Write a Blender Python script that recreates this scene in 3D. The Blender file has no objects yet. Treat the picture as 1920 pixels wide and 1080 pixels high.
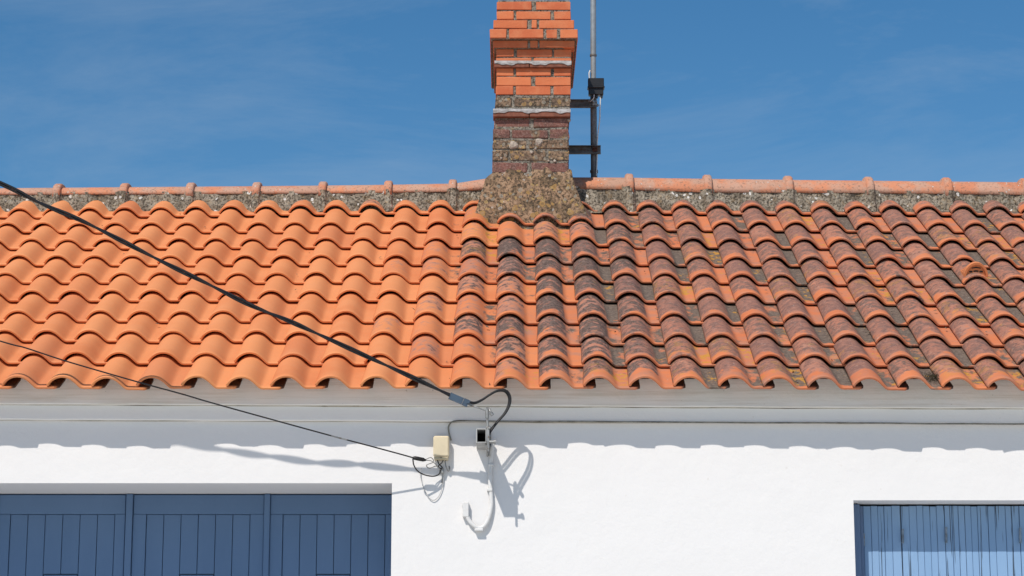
import bpy, math, random
from mathutils import Vector, Matrix
random.seed(7)
R = math.radians
sc = bpy.context.scene
col = sc.collection

# ------------------------------------------------------------------ camera
F = 4040.0                       # focal length in pixels of the 1920 px wide picture
PITCH = 11.5
YAW = math.atan(5 / F)
CAMZ = 1.6
cd = bpy.data.cameras.new('camera'); cam = bpy.data.objects.new('camera', cd); col.objects.link(cam)
cd.sensor_width = 36; cd.lens = 36 * F / 1920; cd.clip_end = 6000; cd.clip_start = .1
cam.location = (0, 0, CAMZ)
cam.rotation_euler = (R(90 + PITCH), 0, -YAW)
sc.camera = cam
# ------------------------------------------------------------------ light
SUN = Vector((-.52, -1, 1.28)).normalized()
elev = math.asin(SUN.z); rot = math.atan2(SUN.x, SUN.y)
ld = bpy.data.lights.new('sun', 'SUN'); lo = bpy.data.objects.new('sun', ld); col.objects.link(lo)
ld.energy = 4.1; ld.angle = R(.53); ld.color = (1, .93, .84)
lo.rotation_euler = SUN.to_track_quat('Z', 'Y').to_euler()
lo.location = (-8, -12, 20)
w = bpy.data.worlds.new('World'); sc.world = w; w.use_nodes = True
nt = w.node_tree; nt.nodes.clear()
def wn(t): return nt.nodes.new(t)
out = wn('ShaderNodeOutputWorld'); bg = wn('ShaderNodeBackground'); sky = wn('ShaderNodeTexSky')
sky.sky_type = 'NISHITA'; sky.sun_disc = False; sky.sun_elevation = elev; sky.sun_rotation = rot
sky.air_density = 1.0; sky.dust_density = .25; sky.ozone_density = 3.5
bg.inputs[1].default_value = .1
tc = wn('ShaderNodeTexCoord'); mp = wn('ShaderNodeMapping')
mp.inputs['Rotation'].default_value = (.25, .1, .35); mp.inputs['Scale'].default_value = (1.3, 1.6, 5)
nz = wn('ShaderNodeTexNoise'); nz.inputs['Scale'].default_value = 2.3; nz.inputs['Detail'].default_value = 9
nz.inputs['Roughness'].default_value = .66; nz.inputs['Distortion'].default_value = .9
rp = wn('ShaderNodeMapRange'); rp.inputs[1].default_value = .40; rp.inputs[2].default_value = .85
rp.inputs[3].default_value = 0; rp.inputs[4].default_value = .38
mx = wn('ShaderNodeMix'); mx.data_type = 'RGBA'
hs = wn('ShaderNodeHueSaturation'); hs.inputs['Saturation'].default_value = 1.28; hs.inputs['Value'].default_value = .98; hs.inputs['Hue'].default_value = .496
L = nt.links.new
L(tc.outputs['Generated'], mp.inputs[0]); L(mp.outputs[0], nz.inputs['Vector']); L(nz.outputs['Fac'], rp.inputs[0])
L(sky.outputs[0], hs.inputs['Color']); L(hs.outputs[0], mx.inputs[6]); mx.inputs[7].default_value = (4.6, 5.4, 6.2, 1)
L(rp.outputs[0], mx.inputs[0]); L(mx.outputs[2], bg.inputs[0]); L(bg.outputs[0], out.inputs[0])
sc.view_settings.view_transform = 'Standard'; sc.view_settings.look = 'None'
sc.view_settings.gamma = 1; sc.view_settings.exposure = -.02
sc.render.engine = 'CYCLES'
sc.render.resolution_x = 1024; sc.render.resolution_y = 576

# ------------------------------------------------------------------ measuring helpers (where things stand)
CM = Matrix.Rotation(-YAW, 3, 'Z') @ Matrix.Rotation(R(90 + PITCH), 3, 'X')
def ray(x, y): return CM @ Vector(((x - 960) / F, (540 - y) / F, -1))
def at(x, y, Y):
    d = ray(x, y); t = Y / d.y
    return Vector((0, 0, CAMZ)) + d * t
def proj(p):
    q = CM.transposed() @ (Vector(p) - Vector((0, 0, CAMZ)))
    return 960 + F * q.x / -q.z, 540 - F * q.y / -q.z
YE = 10.75                        # front edge of the eave tiles
YW = YE + .182                    # face of the wall
SL = PITCH + math.degrees(math.atan(1282 / F))
US = Vector((0, math.cos(R(SL)), math.sin(R(SL)))); NS = Vector((0, -math.sin(R(SL)), math.cos(R(SL))))
O = at(955, 727, YE)
O.x = 0
def roof_u(x, y):
    d = ray(x, y); c = Vector((0, 0, CAMZ))
    t = (O - c).dot(NS) / d.dot(NS)
    return (c + d * t - O).dot(US)
def roof_pt(x, u, n=0): return Vector((x, O.y, O.z)) + US * u + NS * n

# ------------------------------------------------------------------ mesh helpers
class MB:
    def __init__(s): s.v = []; s.f = []; s.sm = []
    def add(s, vs, fs, smooth=False):
        b = len(s.v); s.v += [tuple(v) for v in vs]
        s.f += [tuple(b + i for i in f) for f in fs]; s.sm += [smooth] * len(fs)
    def box(s, a, b, bev=0):
        (x0, y0, z0), (x1, y1, z1) = a, b
        if x0 > x1: x0, x1 = x1, x0
        if y0 > y1: y0, y1 = y1, y0
        if z0 > z1: z0, z1 = z1, z0
        if bev <= 0:
            vs = [(x0, y0, z0), (x1, y0, z0), (x1, y1, z0), (x0, y1, z0), (x0, y0, z1), (x1, y0, z1), (x1, y1, z1), (x0, y1, z1)]
            s.add(vs, [(3, 2, 1, 0), (4, 5, 6, 7), (0, 1, 5, 4), (1, 2, 6, 5), (2, 3, 7, 6), (3, 0, 4, 7)])
        else:                                      # chamfered box: 24 vertices
            c = [(x0, x1), (y0, y1), (z0, z1)]
            vs = []; idx = {}
            for i in (0, 1):
                for j in (0, 1):
                    for k in (0, 1):
                        for ax in range(3):
                            q = [c[0][i], c[1][j], c[2][k]]
                            for o2, sgn in zip(range(3), (i, j, k)):
                                if o2 != ax: q[o2] += bev * (1 if sgn == 0 else -1)
                            idx[(i, j, k, ax)] = len(vs); vs.append(q)
            fs = []
            I = idx
            for ax in range(3):
                o1, o2 = [a for a in range(3) if a != ax]
                for sd in (0, 1):
                    ring = []
                    for p, q in ((0, 0), (1, 0), (1, 1), (0, 1)):
                        t = [0, 0, 0]; t[ax] = sd; t[o1] = p; t[o2] = q; ring.append(I[(t[0], t[1], t[2], ax)])
                    fs.append(tuple(ring))
            for ax in range(3):                     # edges along ax
                o1, o2 = [a for a in range(3) if a != ax]
                for p in (0, 1):
                    for q in (0, 1):
                        t0 = [0, 0, 0]; t0[o1] = p; t0[o2] = q; t1 = list(t0); t1[ax] = 1
                        fs.append((I[(*t0, o1)], I[(*t0, o2)], I[(*t1, o2)], I[(*t1, o1)]))
            for i in (0, 1):
                for j in (0, 1):
                    for k in (0, 1): fs.append((I[(i, j, k, 0)], I[(i, j, k, 1)], I[(i, j, k, 2)]))
            s.add(vs, fs)
    def prism(s, poly, axis, a, b):                 # poly: list of (p,q) ; axis 0: poly is (y,z)
        n = len(poly); vs = []
        for t in (a, b):
            for p, q in poly: vs.append((t, p, q) if axis == 0 else ((p, t, q) if axis == 1 else (p, q, t)))
        fs = [tuple(range(n))[::-1], tuple(range(n, 2 * n))] + [(i, (i + 1) % n, n + (i + 1) % n, n + i) for i in range(n)]
        s.add(vs, fs)
    def tube(s, pts, r, sides=8, smooth=True, cap=True):
        pts = [Vector(p) for p in pts]; n = len(pts)
        rr = r if isinstance(r, (list, tuple)) else [r] * n
        prev = None; vs = []
        for i, p in enumerate(pts):
            t = (pts[min(i + 1, n - 1)] - pts[max(i - 1, 0)]).normalized()
            if prev is None:
                a = t.cross(Vector((0, 0, 1)) if abs(t.z) < .9 else Vector((1, 0, 0))).normalized()
            else:
                a = (prev - t * prev.dot(t)).normalized()
            prev = a; b = t.cross(a)
            for k in range(sides):
                g = 2 * math.pi * k / sides
                vs.append(p + (a * math.cos(g) + b * math.sin(g)) * rr[i])
        fs = []
        for i in range(n - 1):
            for k in range(sides):
                k2 = (k + 1) % sides
                fs.append((i * sides + k, i * sides + k2, (i + 1) * sides + k2, (i + 1) * sides + k))
        s.add(vs, fs, smooth)
        if cap: s.add(vs[:sides], [tuple(range(sides))[::-1]]); s.add(vs[-sides:], [tuple(range(sides))])
    def mesh(s, name, mat=None):
        me = bpy.data.meshes.new(name); me.from_pydata(s.v, [], s.f)
        me.polygons.foreach_set('use_smooth', s.sm)
        me.update()
        import bmesh
        bm = bmesh.new(); bm.from_mesh(me); bmesh.ops.recalc_face_normals(bm, faces=bm.faces); bm.to_mesh(me); bm.free()
        if mat: me.materials.append(mat)
        return me
    def build(s, name, mat, parent=None):
        o = bpy.data.objects.new(name, s.mesh(name, mat)); col.objects.link(o)
        if parent: o.parent = parent
        return o
def inst(name, me, parent=None, loc=(0, 0, 0)):
    o = bpy.data.objects.new(name, me); col.objects.link(o); o.parent = parent; o.location = loc; return o
def empty(name, loc=(0, 0, 0)):
    o = bpy.data.objects.new(name, None); col.objects.link(o); o.location = loc; return o
def tag(o, label=None, cat=None, group=None, kind=None):
    for k, v in (('label', label), ('category', cat), ('group', group), ('kind', kind)):
        if v: o[k] = v
    return o
def spline(pts, n=8):
    pts = [Vector(p) for p in pts]; q = [2 * pts[0] - pts[1]] + pts + [2 * pts[-1] - pts[-2]]; r = []
    for i in range(1, len(q) - 2):
        for k in range(n):
            t = k / n; a, b, c, d = q[i - 1:i + 3]
            r.append(.5 * ((2 * b) + (c - a) * t + (2 * a - 5 * b + 4 * c - d) * t * t + (3 * b - a - 3 * c + d) * t ** 3))
    r.append(pts[-1]); return r

# ------------------------------------------------------------------ materials
class M:
    def __init__(s, name, rough=.8, metal=0, spec=.3):
        s.m = bpy.data.materials.new(name); s.m.use_nodes = True; s.t = s.m.node_tree
        s.b = s.t.nodes['Principled BSDF']; s.b.inputs['Roughness'].default_value = rough
        s.b.inputs['Metallic'].default_value = metal; s.b.inputs['Specular IOR Level'].default_value = spec
        s.tc = s.t.nodes.new('ShaderNodeTexCoord'); s.gm = s.t.nodes.new('ShaderNodeNewGeometry')
        s.oi = s.t.nodes.new('ShaderNodeObjectInfo')
    def N(s, t, **k):
        n = s.t.nodes.new(t)
        for a, b in k.items(): setattr(n, a, b)
        return n
    def L(s, a, b): s.t.links.new(a, b)
    def val(s, inp, v):
        if isinstance(v, (int, float)): inp.default_value = v
        elif isinstance(v, tuple): inp.default_value = (*v, 1) if len(v) == 3 and inp.type == 'RGBA' else v
        else: s.L(v, inp)
    def math(s, op, a, b=0, c=0, clamp=False):
        n = s.N('ShaderNodeMath', operation=op, use_clamp=clamp); s.val(n.inputs[0], a); s.val(n.inputs[1], b); s.val(n.inputs[2], c); return n.outputs[0]
    def rng(s, v, a, b, c=0, d=1, smooth=True):
        n = s.N('ShaderNodeMapRange', interpolation_type='SMOOTHSTEP' if smooth else 'LINEAR')
        for i, q in enumerate((v, a, b, c, d)): s.val(n.inputs[i], q)
        return n.outputs[0]
    def noise(s, scale, detail=4, rough=.55, vec=None, dist=0, stretch=None, off=None):
        v = vec or s.gm.outputs['Position']
        if off is not None:
            a = s.N('ShaderNodeVectorMath', operation='ADD'); s.L(v, a.inputs[0])
            c = s.N('ShaderNodeCombineXYZ'); s.L(off, c.inputs[0]); s.L(off, c.inputs[2]); s.L(c.outputs[0], a.inputs[1]); v = a.outputs[0]
        if stretch:
            m = s.N('ShaderNodeMapping'); m.inputs['Scale'].default_value = stretch; s.L(v, m.inputs[0]); v = m.outputs[0]
        n = s.N('ShaderNodeTexNoise'); n.inputs['Scale'].default_value = scale; n.inputs['Detail'].default_value = detail
        n.inputs['Roughness'].default_value = rough; n.inputs['Distortion'].default_value = dist; s.L(v, n.inputs['Vector'])
        return n.outputs['Fac']
    def voro(s, scale, feat='F1', vec=None):
        n = s.N('ShaderNodeTexVoronoi', feature=feat); n.inputs['Scale'].default_value = scale; s.L(vec or s.gm.outputs['Position'], n.inputs['Vector'])
        return n
    def mix(s, f, a, b, blend='MIX'):
        n = s.N('ShaderNodeMix', data_type='RGBA', blend_type=blend)
        s.val(n.inputs[0], f); s.val(n.inputs[6], a); s.val(n.inputs[7], b); return n.outputs[2]
    def attr(s, name):
        n = s.N('ShaderNodeAttribute', attribute_type='OBJECT', attribute_name=name); return n.outputs['Fac']
    def bump(s, h, strength=.3, dist=.01):
        n = s.N('ShaderNodeBump'); s.val(n.inputs['Strength'], strength); n.inputs['Distance'].default_value = dist
        s.L(h, n.inputs['Height']); s.L(n.outputs[0], s.b.inputs['Normal'])
    def color(s, c): s.val(s.b.inputs['Base Color'], c)

def mat_tile():
    m = M('terracotta', .72, spec=.25)
    P = m.tc.outputs['Object']; W = m.gm.outputs['Position']
    sep = m.N('ShaderNodeSeparateXYZ'); m.L(P, sep.inputs[0]); X, U, Z = sep.outputs
    rnd = m.oi.outputs['Random']; off = m.math('MULTIPLY', rnd, 37)
    pat = m.attr('patina'); pan = m.attr('pan_patina'); age = m.attr('age'); dark = m.attr('charcoal'); yel = m.attr('lichen'); fm = m.attr('clean_front')
    big = m.noise(3.5, 3, vec=W); fine = m.noise(160, 4, .7, vec=W, off=off)
    c = m.mix(m.math('MULTIPLY', rnd, 1), (.71, .270, .104), (.63, .205, .076))
    c = m.mix(m.rng(big, .35, .65, 0, .5), c, (.73, .295, .122))
    r2 = m.math('FRACT', m.math('MULTIPLY', rnd, 7.31))
    c = m.mix(m.rng(r2, .8, 1, 0, .45), c, (.57, .19, .085))
    c = m.mix(m.math('MULTIPLY', age, .7), c, m.mix(r2, (.60, .175, .072), (.50, .135, .060)))
    # faint pressing lines across the clay
    band = m.noise(60, 2, .5, vec=P, stretch=(.15, 1, .15), off=off)
    c = m.mix(m.rng(band, .5, .75, 0, .18), c, (.62, .26, .14))
    c = m.mix(m.rng(fine, .6, .78, 0, .30), c, (.36, .12, .06))
    # faint pale film
    film = m.noise(9, 5, .6, vec=W, off=off)
    c = m.mix(m.rng(film, m.math('SUBTRACT', .78, m.math('MULTIPLY', age, .46)), .80, 0, .85), c, (.37, .205, .150))
    # patina: patchy on the hump, clear of the front rim
    hump = m.rng(m.math('ABSOLUTE', X), .083, .07)
    front = m.rng(m.math('ADD', U, m.math('MULTIPLY', m.math('SUBTRACT', film, .5), .36)), fm, m.math('ADD', fm, .055))
    n1 = m.noise(17, 8, .68, vec=W, off=off)
    thr = m.math('SUBTRACT', .86, m.math('MULTIPLY', pat, .62))
    mh = m.math('MULTIPLY', m.math('MULTIPLY', m.rng(n1, thr, m.math('ADD', thr, .10)), front), hump)
    thr2 = m.math('SUBTRACT', .86, m.math('MULTIPLY', pan, .62))
    n2 = m.noise(14, 8, .66, vec=W, off=m.math('ADD', off, 11.3), stretch=(1, .55, 1))
    front2 = m.rng(m.math('ADD', U, m.math('MULTIPLY', m.math('SUBTRACT', film, .5), .2)), .004, .03)
    mp_ = m.math('MULTIPLY', m.math('MULTIPLY', m.rng(n2, m.math('SUBTRACT', thr2, .06), m.math('ADD', thr2, .10)), front2), m.math('SUBTRACT', 1, hump))
    spk = m.noise(62, 6, .72, vec=W, dist=.6); spk2 = m.noise(19, 7, .68, vec=W, dist=.8, off=off)
    ch = m.mix(m.rng(spk, .36, .64), (.035, .027, .024), (.20, .145, .118))
    mv = m.mix(m.rng(spk2, .40, .60), m.mix(r2, (.44, .175, .11), (.30, .145, .105)), m.mix(r2, (.15, .10, .08), (.20, .105, .085)))
    mv = m.mix(m.rng(spk, .54, .68, 0, .7), mv, (.46, .29, .23))
    mv = m.mix(m.rng(spk, .44, .33, 0, .85), mv, (.05, .038, .034))
    pc = m.mix(m.rng(m.math('ADD', m.math('MULTIPLY', m.math('SUBTRACT', n1, .5), 1.6), dark), .42, .62), mv, ch)
    halo = m.math('MULTIPLY', m.math('MULTIPLY', m.rng(n1, m.math('SUBTRACT', thr, .15), thr), front), hump)
    c = m.mix(m.math('MULTIPLY', halo, .6), c, (.34, .20, .16))
    c = m.mix(m.math('MULTIPLY', mh, .93), c, pc)
    pcol = m.mix(m.rng(spk, .38, .66), (.085, .075, .063), (.20, .165, .13))
    c = m.mix(m.math('MULTIPLY', mp_, .94), c, pcol)
    # yellow lichen, pale specks
    yl = m.noise(20, 7, .72, vec=W, off=m.math('ADD', off, 5.1), stretch=(.8, .8, .8))
    yt = m.math('SUBTRACT', .73, m.math('MULTIPLY', yel, .27))
    c = m.mix(m.math('MULTIPLY', m.rng(yl, yt, m.math('ADD', yt, .06)), m.math('MULTIPLY', m.rng(U, .01, .05), m.math('SUBTRACT', .9, m.math('MULTIPLY', hump, .62)))), c, m.mix(spk, (.42, .17, .02), (.62, .34, .06)))
    v = m.voro(26); sp = m.math('MULTIPLY', m.rng(v.outputs['Distance'], .13, .08), m.math('MULTIPLY', m.rng(m.N('ShaderNodeSeparateColor').outputs[0], 0, 1), 1))
    sc_ = m.N('ShaderNodeSeparateColor'); m.L(v.outputs['Color'], sc_.inputs[0])
    sp = m.math('MULTIPLY', m.rng(v.outputs['Distance'], .14, .08), m.math('MULTIPLY', m.math('GREATER_THAN', sc_.outputs[0], .86), age))
    c = m.mix(m.math('MULTIPLY', sp, .7), c, (.45, .42, .38))
    c = m.mix(m.math('MULTIPLY', m.math('MULTIPLY', m.rng(X, .150, .160), m.rng(U, .008, .022)), m.math('MULTIPLY', m.attr('lap_shade'), .93)), c, (.035, .024, .019))  # underlap darkened: shade inside the hump is put into the colour
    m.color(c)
    rough = m.math('ADD', .68, m.math('MULTIPLY', age, .18)); m.L(rough, m.b.inputs['Roughness'])
    h = m.math('ADD', m.math('MULTIPLY', fine, .35), m.math('MULTIPLY', m.math('ADD', mh, mp_), m.math('MULTIPLY', spk, 2.0)))
    h = m.math('ADD', h, m.math('MULTIPLY', m.noise(18, 3, vec=W), .8))
    m.bump(h, .55, .0035)
    return m.m

def mat_ridge():
    m = M('ridge_terracotta', .8)
    big = m.noise(7, 6, .65); fine = m.noise(70, 6, .72)
    c = m.mix(m.oi.outputs['Random'], (.58, .24, .13), (.52, .20, .11))
    c = m.mix(m.rng(big, .38, .58, 0, .85), c, (.46, .29, .215))
    c = m.mix(m.rng(fine, .54, .62, 0, .8), c, (.20, .12, .085))
    v = m.voro(38); c = m.mix(m.math('MULTIPLY', m.rng(v.outputs['Distance'], .25, .15), m.rng(m.noise(6, 2), .55, .6)), c, (.5, .46, .42))
    m.color(c); m.bump(m.math('ADD', fine, m.math('MULTIPLY', big, 1.5)), .5, .005); return m.m

def lichen_col(m, base1, base2, och=.5, white=.5, sc_=1.0):
    n = m.noise(11 * sc_, 8, .7); f = m.noise(60 * sc_, 7, .75)
    c = m.mix(m.rng(n, .38, .62), base1, base2)
    c = m.mix(m.rng(f, .53, .43, 0, .9), c, (.05, .042, .032)); c = m.mix(m.rng(f, .56, .66, 0, .45), c, (.42, .37, .30))
    wv = m.N('ShaderNodeVectorMath', operation='ADD'); dn = m.N('ShaderNodeTexNoise'); dn.inputs['Scale'].default_value = 30; dn.inputs['Detail'].default_value = 3
    m.L(m.gm.outputs['Position'], dn.inputs['Vector'])
    scl = m.N('ShaderNodeVectorMath', operation='SCALE'); scl.inputs['Scale'].default_value = .03; m.L(dn.outputs['Color'], scl.inputs[0])
    m.L(m.gm.outputs['Position'], wv.inputs[0]); m.L(scl.outputs[0], wv.inputs[1]); V = wv.outputs[0]
    for s, th, colr, amt, lo in ((19, .36, (.36, .22, .085), och, .45), (33, .34, (.42, .29, .13), och, .6), (27, .32, (.30, .28, .23), .8, .55), (21, .26, (.74, .72, .68), white, .74)):
        v = m.voro(s * sc_, vec=V); q = m.N('ShaderNodeSeparateColor'); m.L(v.outputs['Color'], q.inputs[0])
        k = m.math('MULTIPLY', m.rng(v.outputs['Distance'], th, th - .07), m.math('GREATER_THAN', q.outputs[1], lo))
        ring = m.rng(v.outputs['Distance'], th * .25, th * .75, .45, 1)
        c = m.mix(m.math('MULTIPLY', m.math('MULTIPLY', k, ring), amt), c, colr)
    return c, n, f

def mat_mortar(name='aged_mortar', b1=(.15, .125, .095), b2=(.26, .21, .15), och=.7, white=.8, s=1.0, bump=.9):
    m = M(name, .95, spec=.1); c, n, f = lichen_col(m, b1, b2, och, white, s)
    m.color(c); m.bump(m.math('ADD', f, n), bump, .010); return m.m

def mat_brick():
    m = M('brick_clay', .85, spec=.2)
    age = m.attr('age'); lich = m.attr('lichen'); rnd = m.oi.outputs['Random']
    P = m.gm.outputs['Position']
    f = m.noise(110, 5, .7); b = m.noise(14, 5, .6)
    new = m.mix(rnd, (.62, .19, .080), (.49, .125, .055))
    new = m.mix(m.rng(b, .4, .7, 0, .5), new, (.62, .235, .115))
    new = m.mix(m.rng(f, .57, .7, 0, .5), new, (.34, .12, .07))
    old = m.mix(m.rng(b, .38, .62), (.21, .095, .075), (.14, .075, .062))
    old = m.mix(m.rng(f, .5, .62, 0, .8), old, (.30, .19, .16)); old = m.mix(m.rng(f, .45, .33, 0, .8), old, (.07, .045, .04))
    c = m.mix(age, new, old)
    lc, n2, f2 = lichen_col(m, (.17, .115, .08), (.27, .18, .115), .75, .5)
    k = m.rng(m.noise(9, 5, .65), m.math('SUBTRACT', .85, m.math('MULTIPLY', lich, .65)), m.math('SUBTRACT', .93, m.math('MULTIPLY', lich, .65)))
    c = m.mix(k, c, lc); m.color(c)
    m.bump(m.math('ADD', m.math('MULTIPLY', f, .5), m.math('MULTIPLY', m.math('ADD', f2, n2), m.math('ADD', .15, age))), .8, .006); return m.m

def mat_plaster(name, base, stain=.2, streak=False, grime=(.45, .40, .33)):
    m = M(name, .9, spec=.15)
    n = m.noise(1.3, 6, .6); f = m.noise(90, 5, .6); g = m.noise(5, 5, .65)
    c = m.mix(m.rng(n, .35, .7, 0, stain), base, tuple(x * .93 for x in base))
    if streak:
        s = m.noise(5, 7, .72, stretch=(.35, 4, 9)); c = m.mix(m.rng(s, .42, .70, 0, .7), c, grime)
        c = m.mix(m.rng(m.noise(45, 4, .6), .70, .76, 0, .6), c, (.25, .22, .19))
    else:
        c = m.mix(m.rng(m.noise(24, 3, .5), .73, .78, 0, .35), c, (.6, .57, .52))
    m.color(c)
    m.bump(m.math('ADD', m.math('MULTIPLY', f, .35), m.math('MULTIPLY', g, 3.0)), .32, .006); return m.m

def mat_paint(name, base, wear, cracks=.0):
    m = M(name, .62, spec=.3)
    rnd = m.oi.outputs['Random']
    n = m.noise(4, 5, .6, stretch=(1, 1, .35)); f = m.noise(30, 5, .7, stretch=(1.5, 1, .05), off=m.math('MULTIPLY', rnd, 9))
    c = m.mix(m.rng(n, .35, .7, 0, .5), base, wear); c = m.mix(m.math('MULTIPLY', rnd, .35), c, wear)
    c = m.mix(m.rng(f, .62, .78, 0, .35), c, tuple(x * .75 for x in base))
    if cracks:
        k = m.noise(42, 4, .6, stretch=(1.6, 1, .028), off=m.math('MULTIPLY', rnd, 9))
        c = m.mix(m.rng(k, .585, .615, 0, cracks), c, (.035, .05, .075))
    m.color(c); m.bump(f, .25, .003); return m.m

def mat_plain(name, c, rough=.5, metal=0, spec=.4, var=.25, scale=25, spots=None):
    m = M(name, rough, metal, spec); n = m.noise(scale, 5, .65)
    k = m.mix(m.rng(n, .35, .68, 0, 1), c, tuple(x * (1 - var) for x in c))
    if spots: k = m.mix(m.rng(m.noise(scale * 2, 5, .7), .55, .65), k, spots)
    m.color(k); m.bump(n, .12, .002); return m.m

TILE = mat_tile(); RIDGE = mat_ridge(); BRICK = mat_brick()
RMORT = mat_mortar('ridge_bedding_mortar', (.19, .155, .115), (.38, .33, .26), .2, 1.0, 1.1)
CJOINT = mat_plain('cornice_joint_brown', (.40, .37, .31), .9, var=.6, scale=5, spots=(.20, .19, .13))
PLINTH = mat_mortar('lichen_covered_render', (.17, .115, .07), (.39, .25, .155), .9, .35, .9)
JOINT = mat_mortar('brick_joint_mortar', (.22, .195, .16), (.30, .27, .23), .3, .3, 1.5, .6)
WALL = mat_plaster('white_painted_render', (.74, .732, .728), .35)
CORN = mat_plaster('cornice_render', (.80, .785, .75), .6, True, (.60, .56, .49))
CORN2 = mat_plaster('cornice_band_render', (.80, .79, .77), .6, False)
DOORP = mat_paint('dark_blue_door_paint', (.095, .170, .305), (.12, .205, .355))
SHUTP = mat_paint('pale_blue_shutter_paint', (.20, .335, .53), (.24, .38, .58), .9)
FRAMEP = mat_paint('window_frame_paint', (.11, .17, .29), (.13, .20, .33))
BLACK = mat_plain('black_cable_sheath', (.010, .010, .012), .5, spots=(.016, .016, .018))
CABLE2 = mat_plain('black_wire_sheath', (.012, .011, .011), .5)
STEEL = mat_plain('galvanised_steel', (.36, .36, .35), .5, .6, var=.4, spots=(.20, .15, .11))
RUSTY = mat_plain('weathered_bracket_steel', (.17, .16, .15), .6, .4, var=.5, scale=14, spots=(.12, .06, .035))
POLE = mat_plain('grey_pole_paint', (.30, .33, .35), .45, .2, var=.2)
POLED = mat_plain('dark_grey_pole', (.21, .215, .22), .55, .2, var=.5, scale=12, spots=(.16, .10, .075))
PLAST = mat_plain('black_box_plastic', (.018, .019, .022), .4)
CREAM = mat_plain('cream_plastic', (.66, .57, .40), .5, var=.12, scale=9)
CREAMD = mat_plain('yellowed_plastic_lid', (.60, .50, .33), .5, var=.15, scale=9)
BLUEG = mat_plain('blue_grey_clamp_plastic', (.065, .10, .145), .5)
WCAB = mat_plain('white_cable_sheath', (.72, .72, .70), .5, var=.1)
CONDUIT = mat_plain('white_painted_conduit', (.66, .66, .655), .6, var=.08, spots=(.62, .60, .57))
SLATE = mat_plain('ledge_slab_clay', (.23, .085, .052), .85, var=.4)
LEDGE = mat_plain('ledge_pale_mortar', (.40, .385, .38), .9, var=.45, scale=22, spots=(.22, .20, .18))
MOSS = mat_mortar('dark_moss', (.03, .028, .012), (.07, .06, .02), .1, 0, 2, 1)
DARK = mat_plain('dark_interior', (.03, .028, .025), .9)
GROUND = mat_plain('pale_street_paving', (.68, .65, .59), .9, var=.12, scale=3)
TIMBER = mat_plain('roof_boarding', (.20, .14, .09), .9)

# ================================================================== SETTING
g = MB(); g.box((-600, -600, -.4), (600, 600, 0))
tag(g.build('ground', GROUND), kind='structure')

# ================================================================== HOUSE
XL, XR = -4.7, 4.7
house = tag(empty('house', (0, YW, 0)), 'white rendered single storey house with terracotta tiled roof and blue shutters', 'house')
house.location = (0, 0, 0)
def W(x, y, p=0.0): return at(x, y, YW - p)
# --- openings
dr = W(735, 906).x; dt = W(735, 906).z
wl = W(1600, 938).x; wt = W(1600, 938).z
wall_top = W(960, 775).z + .02
DEPTH_D = .50; DEPTH_W = .19
doorL = dr - 3.2; winR = wl + 1.5; winB = 1.0
wall = MB()
TH = .62
wall.box((doorL - 1.2 if doorL - 1.2 > XL else XL, YW, 0), (doorL, YW + TH, dt)) if doorL > XL else None
wall.box((XL, YW, dt), (dr, YW + TH, wall_top))
wall.box((dr, YW, 0), (wl, YW + TH, wall_top))
wall.box((wl, YW, wt), (winR, YW + TH, wall_top))
wall.box((wl, YW, 0), (winR, YW + TH, winB))
wall.box((winR, YW, 0), (XR, YW + TH, wall_top))
wo = wall.build('wall', WALL, house)
# back and gable walls
O2 = roof_pt(0, 0)
uR = roof_u(960, 372)
RT = roof_pt(0, uR)              # ridge line
YB = 2 * RT.y - YW
gb = MB()
gb.box((XL, YB - .3, 0), (XR, YB, wall_top))
for x0, x1 in ((XL, XL + .3), (XR - .3, XR)):
    gb.prism([(YW + TH, 0), (YB - .3, 0), (YB - .3, wall_top), (RT.y, RT.z - .12), (YW + TH, wall_top)], 0, x0, x1)
tag(gb.build('wall', WALL, house))
# --- cornice: two bands, both very slightly off level as in the photograph
def band(name, yl0, yr0, yl1, yr1, p, mat, parent=house, back=YW + .02, wob=.0015):
    """horizontal band between picture heights (left,right) at the wall with projection p"""
    mb = MB(); n = 60; vs = []; fs = []
    xs = [XL + (XR - XL) * i / n for i in range(n + 1)]
    a0 = W(0, yl0, p); b0 = W(1920, yr0, p); a1 = W(0, yl1, p); b1 = W(1920, yr1, p)
    for x in xs:
        t0 = (x - a0.x) / (b0.x - a0.x)
        zt = a0.z + (b0.z - a0.z) * t0 ; zb = a1.z + (b1.z - a1.z) * t0 + random.uniform(-wob, wob)
        yf = YW - p + random.uniform(-.001, .001)
        vs += [(x, yf, zt), (x, yf, zb + .004), (x, yf + .004, zb), (x, back, zb), (x, back, zt)]
    for i in range(n):
        for k in range(5):
            a = i * 5 + k; b = i * 5 + (k + 1) % 5
            fs.append((a, b, b + 5, a + 5))
    fs += [(0, 1, 2, 3, 4), tuple(n * 5 + k for k in range(5))]
    mb.add(vs, fs); return mb.build(name, mat, parent)
band('cornice', 709, 711, 757, 765, .062, CORN)
band('cornice', 758.5, 766.5, 786, 794, .034, CORN2)
band('cornice_joint', 755.5, 763.5, 759.8, 767.8, .0375, CJOINT)
band('cornice_joint', 784.5, 792.5, 788.3, 796.3, .004, CJOINT)
# joints are thin brownish strips set at the foot of each band

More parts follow.
